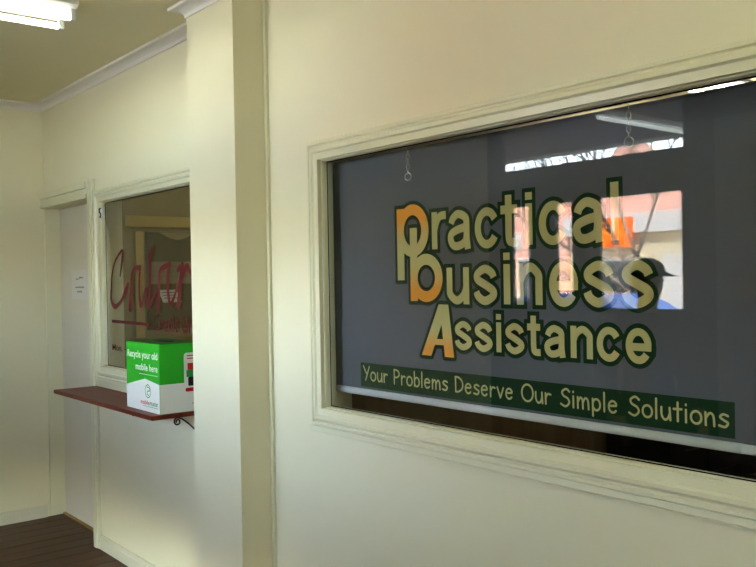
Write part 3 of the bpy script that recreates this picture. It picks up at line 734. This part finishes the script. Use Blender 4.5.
MB().bbox(-6.29, -5.85, 0.7, 2.6, 0.0, 1.08, 0.004).build('carcass', m_off, tc)
MB().bbox(-6.295, -5.82, 0.68, 2.62, 1.08, 1.115, 0.005).build('counter_top', m_off, tc)
batten(-4.7, 1.6, 2.84, CEIL, m_tube3, 'added unseen twin-tube batten lighting the left office')  # unseen lamp added to brighten the room behind the left window

# ------------------------------------------------------------------ outside: verandah, street, shops opposite
m_conc = mat('worn concrete paving', (126, 122, 116), 0.85, 0.2, var=0.06, vscale=2)
m_road = mat('dark asphalt', (72, 71, 72), 0.9, 0.2, var=0.08, vscale=6)
m_soff = mat('brown grey verandah lining', (96, 86, 76), 0.7, 0.2, vscale=2, stretch=(1, 12, 1), rgb2=(78, 70, 62))
struct(MB().box(-45, 25, -5.9, YS-0.15, -0.10, -0.02).build('footpath_near', mat('pale bounce concrete', (214, 208, 196), 0.8, 0.2, var=0.04, vscale=2)), 'concrete footpath outside the shopfront', 'footpath')  # unseen paving made pale to bounce daylight in through the low panes
struct(MB().box(-45, 25, -16.5, -5.9, -0.3, -0.16).build('road', m_road), 'grey asphalt street outside', 'road')
struct(MB().box(-45, 25, -20.0, -16.5, -0.10, -0.02).build('footpath_far', m_conc), 'concrete footpath across the street', 'footpath')
struct(MB().box(-45, 25, -60, -20.0, -0.12, -0.03).build('ground', m_conc), 'ground beyond the shops', 'ground')
roof = struct(MB().box(-14, 9, YS-0.16, 6.0, CEIL+0.1, CEIL+0.45).build('roof', m_conc), 'roof slab over the offices and corridor', 'roof')
mb = MB(); mb.box(-14, XE-0.12, YS-0.16, YS-0.0, -0.02, CEIL+0.1); mb.box(XR+0.12, 9, YS-0.16, YS, -0.02, CEIL+0.1)
struct(mb.build('wall_facade', m_wall), 'street facade either side of the corridor', 'wall')
vr = root('verandah', (-4, -4, 2.8), 'street verandah with a dark lined underside outside the door', 'verandah')
MB().box(-14, 9, -5.35, YS-0.155, 2.86, 2.98).build('soffit', m_soff, vr)
MB().box(-14, 9, -5.40, -5.34, 2.83, 3.05).build('fascia', m_corn, vr)
for x in (-12.5, -8.9, 0.5, 4.2): MB().tube([(x, -5.30, -0.03), (x, -5.30, 2.87)], 0.045, 12).build('post', m_corn, vr)
rt = root('verandah_light', (-4.1, -4.3, 2.86), 'lit fluorescent batten under the verandah', 'light')
MB().bbox(-4.15, -4.05, -4.95, -3.65, 2.81, 2.858, 0.004).build('batten_body', m_batten, rt)
MB().tube([(-4.1, -4.93, 2.79), (-4.1, -3.67, 2.79)], 0.018, 10).build('tube', emit('verandah tube glow', (0.9, 1.0, 0.95), 5.0), rt)

m_pink = brick_mat('pink brick', (206, 150, 132), (188, 128, 112), (206, 186, 170))
m_creamb = mat('cream shop wall', (220, 206, 172), 0.8, 0.2)
m_orange = mat('orange sign', (222, 62, 4), 0.6, 0.2, rgb2=(240, 124, 8), vscale=6)
m_dk = mat('dark shop glass', (38, 42, 46), 0.15, 0.6)
sp = root('brick_shop', (-13, -22, 0), 'shop across the street with pink brick parapet and white fascia, reflected in glass', 'shop')
YF2 = -20.0
MB().box(-17.2, -8.0, YF2-6, YF2, -0.03, 2.75).build('wall', m_creamb, sp)
MB().box(-17.2, -8.0, YF2-6, YF2, 3.34, 4.7).build('parapet', m_pink, sp)
MB().box(-17.2, -7.9, YF2-0.3, YF2+0.35, 2.75, 3.34).build('fascia', m_corn, sp)
mb = MB(); mb.add([(-16.2, YF2-0.2, 4.7), (-14.0, YF2-0.2, 4.7), (-14.7, YF2-0.2, 5.45), (-15.5, YF2-0.2, 5.45), (-16.2, YF2-0.6, 4.7), (-14.0, YF2-0.6, 4.7), (-14.7, YF2-0.6, 5.45), (-15.5, YF2-0.6, 5.45)],
        [(0,1,2,3), (7,6,5,4), (0,4,5,1), (1,5,6,2), (2,6,7,3), (3,7,4,0)]); mb.build('gable', m_pink, sp)
for a, b in ((-15.92, -15.38), (-15.24, -14.64)): MB().bbox(a, b, YF2+0.36, YF2+0.42, 2.33, 3.22, 0.01).build('sign_board', m_orange, sp)
MB().bbox(-15.9, -15.3, YF2, YF2+0.05, 3.92, 4.02, 0.01).build('sign_strip', m_orange, sp)
MB().bbox(-15.0, -14.6, YF2, YF2+0.05, 3.98, 4.10, 0.01).build('sign_strip', m_orange, sp)
for a, b in ((-16.8, -14.2), (-12.4, -10.4)):
    f = MB().bbox(a, b, YF2, YF2+0.04, 0.4, 2.0, 0.01).build('shop_window', m_corn, sp)
    MB().box(a+0.07, b-0.07, YF2+0.038, YF2+0.045, 0.47, 1.93).build('pane', m_dk, f)
MB().bbox(-13.9, -12.9, YF2, YF2+0.05, 0.0, 2.1, 0.01).build('shop_door', m_corn, sp)
s2 = root('pink_shop', (-22, -22, 0), 'pale pink shop with a white sign farther along the street', 'shop')
MB().box(-30, -17.3, YF2-6, YF2, -0.03, 3.95).build('wall', mat('pink render', (222, 170, 150), 0.85, 0.2, var=0.04, vscale=1), s2)
MB().box(-30, -17.3, YF2-6, YF2+0.1, 3.95, 4.15).build('coping', m_corn, s2)
sb = MB().bbox(-19.95, -19.25, YF2, YF2+0.06, 2.40, 2.97, 0.01).build('sign_board', m_corn, s2)
mb = MB(); mb.add([(-19.6+0.17*math.cos(a*math.pi/10), YF2+0.065, 2.70+0.19*math.sin(a*math.pi/10)) for a in range(20)], [tuple(range(20))]); mb.build('sign_roundel', m_grey, sb, recalc=False)
for x in (-18.8, -21.6, -23.4):
    f = MB().bbox(x-0.6, x+0.6, YF2, YF2+0.05, 0.5, 2.1, 0.01).build('shop_window', m_corn, s2)
    MB().box(x-0.53, x+0.53, YF2+0.045, YF2+0.055, 0.57, 2.03).build('pane', m_dk, f)

# bare street tree
m_bark = mat('grey bark', (124, 110, 96), 0.9, 0.1)
tr = root('street_tree', (-7.2, -8.9, -0.16), 'bare branching street tree reflected in the sign window', 'tree')
trunk, limbs, twigs = MB(), MB(), MB()
def grow(p, d, L, r, lev):
    pts = [p]; q = Vector(p); dd = Vector(d)
    for k in range(3):
        j = 0.05 if lev == 0 else 0.22; dd = (dd + Vector((random.uniform(-j, j), random.uniform(-j, j), random.uniform(-.08, .16)))).normalized()
        q = q + dd*L/3; pts.append(q.copy())
    (trunk if lev == 0 else limbs if lev < 3 else twigs).tube(pts, [r, r*0.88, r*0.75, r*0.6], 6 if lev < 3 else 4)
    if lev >= 5: return
    for k in range(4):
        a = random.uniform(0, 2*math.pi); sp_ = random.uniform(0.5, 0.95)
        nd = (dd + Vector((math.cos(a), math.sin(a), random.uniform(-0.05, 0.3)))*sp_).normalized()
        grow(q if k < 2 else pts[2], nd, L*random.uniform(0.62, 0.8), r*0.58, lev+1)
grow(Vector((-7.2, -8.9, -0.16)), Vector((0, 0, 1)), 1.95, 0.05, 0)
trunk.build('trunk', m_bark, tr, smooth=True); limbs.build('limbs', m_bark, tr, smooth=True)
tag(twigs.build('twigs', m_bark, tr), kind='stuff')

# parked blue car
def car(x, y, paint, label):
    r = root('parked_car', (x, y, -0.16), label, 'car')
    zb = -0.16
    prof = [(-2.1, 0.32), (-2.12, 0.62), (-2.0, 0.80), (-1.1, 0.92), (-0.45, 1.38), (0.2, 1.47), (1.05, 1.44), (1.75, 1.0), (2.08, 0.92), (2.12, 0.5), (2.05, 0.30)]
    bm = bmesh.new(); rows = []
    for side_, w in ((-1, 0.82), (1, 0.82)):
        rows.append([bm.verts.new((x+px, y+side_*(w if pz < 0.95 else w-0.22*(pz-0.95)/0.52*1.0), zb+pz)) for px, pz in prof])
    n = len(prof)
    for i in range(n): bm.faces.new((rows[0][i], rows[0][(i+1) % n], rows[1][(i+1) % n], rows[1][i]))
    bm.faces.new(rows[0][::-1]); bm.faces.new(rows[1])
    bmesh.ops.recalc_face_normals(bm, faces=bm.faces[:]); bmesh.ops.bevel(bm, geom=bm.edges[:], offset=0.05, segments=2, affect='EDGES')
    bm.verts.index_update(); mb = MB(); mb.add([v.co[:] for v in bm.verts], [tuple(v.index for v in f.verts) for f in bm.faces]); bm.free()
    mb.build('body', paint, r, smooth=False)
    for s in (-1, 1):
        yy = lambda z, o=0.008: y + s*(0.82 - 0.22*max(0, z-0.95)/0.52 + o)
        for quad in ([(-0.92, 0.97), (-0.40, 1.33), (0.18, 1.40), (0.18, 0.97)], [(0.26, 0.97), (0.26, 1.40), (0.98, 1.37), (1.50, 1.03), (1.35, 0.97)]):
            mb = MB(); V = [(x+a, yy(b), zb+b) for a, b in quad]; V2 = [(x+a, yy(b, -0.01), zb+b) for a, b in quad]; k = len(quad)
            mb.add(V+V2, [tuple(range(k)), tuple(range(2*k-1, k-1, -1))] + [(i, (i+1) % k, k+(i+1) % k, k+i) for i in range(k)]); mb.build('side_window', m_dk, r)
        for wx in (-1.3, 1.32):
            wh = MB().tube([(x+wx, y+s*0.66, zb+0.31), (x+wx, y+s*0.85, zb+0.31)], 0.31, 20).build('wheel', m_ink, r)
            MB().tube([(x+wx, y+s*0.84, zb+0.31), (x+wx, y+s*0.862, zb+0.31)], 0.20, 14).build('hub_cap', m_alu, wh)
        MB().bbox(x+2.0, x+2.13, y+s*0.66-0.12, y+s*0.66+0.12, zb+0.66, zb+0.88, 0.02).build('tail_light', m_redp, r)
        MB().bbox(x-2.14, x-2.0, y+s*0.62-0.14, y+s*0.62+0.14, zb+0.58, zb+0.74, 0.02).build('head_light', m_alu, r)
    return r
car(-7.6, -7.6, mat('blue car paint', (32, 74, 150), 0.25, 0.5, coat=0.6), 'blue hatchback parked in the street nearest the kerb')
car(-19.5, -15.0, mat('red car paint', (176, 40, 30), 0.25, 0.5, coat=0.6), 'red hatchback parked across the street')

# ------------------------------------------------------------------ person by the street door
def skin_mesh(name, chains, material_fn, mats, parent, rootv, sub=2):
    """chains: list of [(x,y,z,r)...]; chains share a vertex when a point repeats"""
    me = bpy.data.meshes.new(name); idx = {}; V = []; R = []; E = []
    for ch in chains:
        prev = None
        for p in ch:
            k = tuple(round(c, 4) for c in p[:3])
            if k not in idx: idx[k] = len(V); V.append(p[:3]); R.append(p[3])
            i = idx[k]
            if prev is not None and prev != i: E.append((prev, i))
            prev = i
    me.from_pydata(V, E, []); o = bpy.data.objects.new(name, me); COL.objects.link(o)
    md = o.modifiers.new('skin', 'SKIN'); md.use_smooth_shade = True
    for i, sv in enumerate(me.skin_vertices[0].data):
        rr = R[i]; sv.radius = rr if isinstance(rr, tuple) else (rr, rr); sv.use_root = (i == rootv)
    ss = o.modifiers.new('sub', 'SUBSURF'); ss.levels = sub; ss.render_levels = sub
    dg = bpy.context.evaluated_depsgraph_get(); dg.update()
    nm = bpy.data.meshes.new_from_object(o.evaluated_get(dg)); bpy.data.objects.remove(o)
    nm.name = name; nm.materials.clear()
    for mm in mats: nm.materials.append(mm)
    for p in nm.polygons: p.material_index = material_fn(p.center); p.use_smooth = True
    q = bpy.data.objects.new(name, nm); COL.objects.link(q)
    if parent: q.parent = parent
    return q
PX, PY = -2.565, -1.97
person = root('person', (PX, PY, 0), 'person in dark jacket and peaked cap standing by the street door, seen reflected', 'person')
person.scale = (0.93, 0.93, 0.93)
person.rotation_euler = (0, 0, math.radians(20))
m_jack = mat('dark navy jacket cloth', (44, 46, 58), 0.85, 0.2, var=0.08, vscale=20)
m_jean = mat('dark denim', (46, 54, 74), 0.9, 0.2, var=0.08, vscale=30)
m_skin = mat('skin', (206, 160, 132), 0.55, 0.3)
m_shoe = mat('black shoe leather', (24, 22, 22), 0.4, 0.4)
m_cap = mat('black cap cloth', (26, 26, 30), 0.85, 0.2)
m_hair = mat('brown hair', (58, 42, 30), 0.7, 0.3)
# local frame: the person faces +x
pel = (0.0, 0.0, 0.94, (0.125, 0.15))
CH = [[pel, (0.0, 0, 1.08, (0.115, 0.14)), (0.005, 0, 1.25, (0.125, 0.165)), (-0.005, 0, 1.36, (0.11, 0.155)), (-0.005, 0, 1.435, (0.065, 0.07)), (0.005, 0, 1.50, (0.055, 0.055)), (0.02, 0, 1.56, (0.075, 0.066)), (0.025, 0, 1.62, (0.092, 0.074)), (0.02, 0, 1.69, (0.088, 0.07)), (0.015, 0, 1.73, (0.055, 0.045))]]
for s in (-1, 1):
    CH.append([pel, (0.0, s*0.095, 0.88, 0.098), (0.012, s*0.105, 0.70, 0.082), (0.02, s*0.105, 0.50, 0.062), (0.0, s*0.11, 0.32, 0.058), (-0.02, s*0.112, 0.11, 0.042), (-0.015, s*0.112, 0.06, 0.045), (0.06, s*0.118, 0.042, 0.042), (0.15, s*0.125, 0.034, 0.033)])
    w = (0.10, s*0.262, 0.90, 0.03); pm = (0.125, s*0.262, 0.845, (0.022, 0.036))
    CH.append([(-0.005, 0, 1.36, (0.11, 0.155)), (-0.01, s*0.155, 1.385, 0.075), (-0.02, s*0.215, 1.30, 0.062), (-0.03, s*0.245, 1.12, 0.05), (0.03, s*0.258, 1.00, 0.042), w, pm])
    for k, (dx, L) in enumerate(((0.030, 0.066), (0.010, 0.076), (-0.010, 0.072), (-0.028, 0.056))):
        b = (0.135+dx, s*0.262, 0.815, 0.0095)
        CH.append([pm, b, (0.14+dx*1.05+0.006, s*0.256, 0.815-L*0.5, 0.0088), (0.132+dx, s*0.245, 0.815-L*0.95, 0.0075)])
    CH.append([pm, (0.165, s*0.252, 0.84, 0.011), (0.178, s*0.243, 0.81, 0.0095), (0.176, s*0.236, 0.785, 0.008)])
def pmat(c):
    if c.z < 0.085: return 3
    if c.z > 1.455: return 2
    if abs(c.y) > 0.2 and c.z < 0.91: return 2
    return 1 if c.z < 0.92 else 0
skin_mesh('body', CH, pmat, [m_jack, m_jean, m_skin, m_shoe], person, 0)
def pchild(mb, name, m_): 
    o = mb.build(name, m_); o.parent = person; return o
def ellipsoid(c, r, n=16, k=10, zmin=-1.0):
    V = []; F = []
    for i in range(k+1):
        ph = math.pi*i/k
        for j in range(n):
            th = 2*math.pi*j/n; V.append((c[0]+r[0]*math.sin(ph)*math.cos(th), c[1]+r[1]*math.sin(ph)*math.sin(th), c[2]+r[2]*max(zmin, math.cos(ph))))
    for i in range(k):
        for j in range(n): F.append((i*n+j, i*n+(j+1) % n, (i+1)*n+(j+1) % n, (i+1)*n+j))
    return V, F
def pell(name, c, r, m_, zmin=-1.0):
    o = pchild(MB().add(*ellipsoid(c, r, zmin=zmin)), name, m_)
    for p in o.data.polygons: p.use_smooth = True
    return o
pell('nose', (0.112, 0, 1.60), (0.022, 0.013, 0.024), m_skin)
for s in (-1, 1):
    pell('eye', (0.098, s*0.029, 1.632), (0.011, 0.013, 0.010), m_boxw); pell('iris', (0.107, s*0.029, 1.632), (0.004, 0.006, 0.006), m_ink)
    pell('ear', (0.012, s*0.078, 1.615), (0.018, 0.010, 0.032), m_skin)
pell('mouth', (0.094, 0, 1.556), (0.012, 0.026, 0.007), mat('lip', (164, 96, 86), 0.5))
pell('hair', (-0.012, 0, 1.645), (0.094, 0.083, 0.085), m_hair, zmin=-0.6)
cp = pell('cap', (0.012, 0, 1.675), (0.108, 0.092, 0.088), m_cap, zmin=-0.05)
V = []
for i in range(9):
    a = math.radians(-60+15*i); V += [(0.02+0.10*math.cos(a), 0.085*math.sin(a), 1.675), (0.045+0.165*math.cos(a), 0.086*math.sin(a), 1.665-0.012*math.cos(a))]
V2 = [(a, b, c+0.005) for a, b, c in V]; F = []
for i in range(8): F += [(2*i, 2*i+1, 2*i+3, 2*i+2), (18+2*i, 18+2*i+2, 18+2*i+3, 18+2*i+1), (2*i+1, 2*i+19, 2*i+21, 2*i+3), (2*i, 2*i+2, 2*i+20, 2*i+18)]
F += [(0, 18, 19, 1), (16, 17, 35, 34)]
brim = MB().add(V+V2, F).build('brim', m_cap); brim.parent = cp
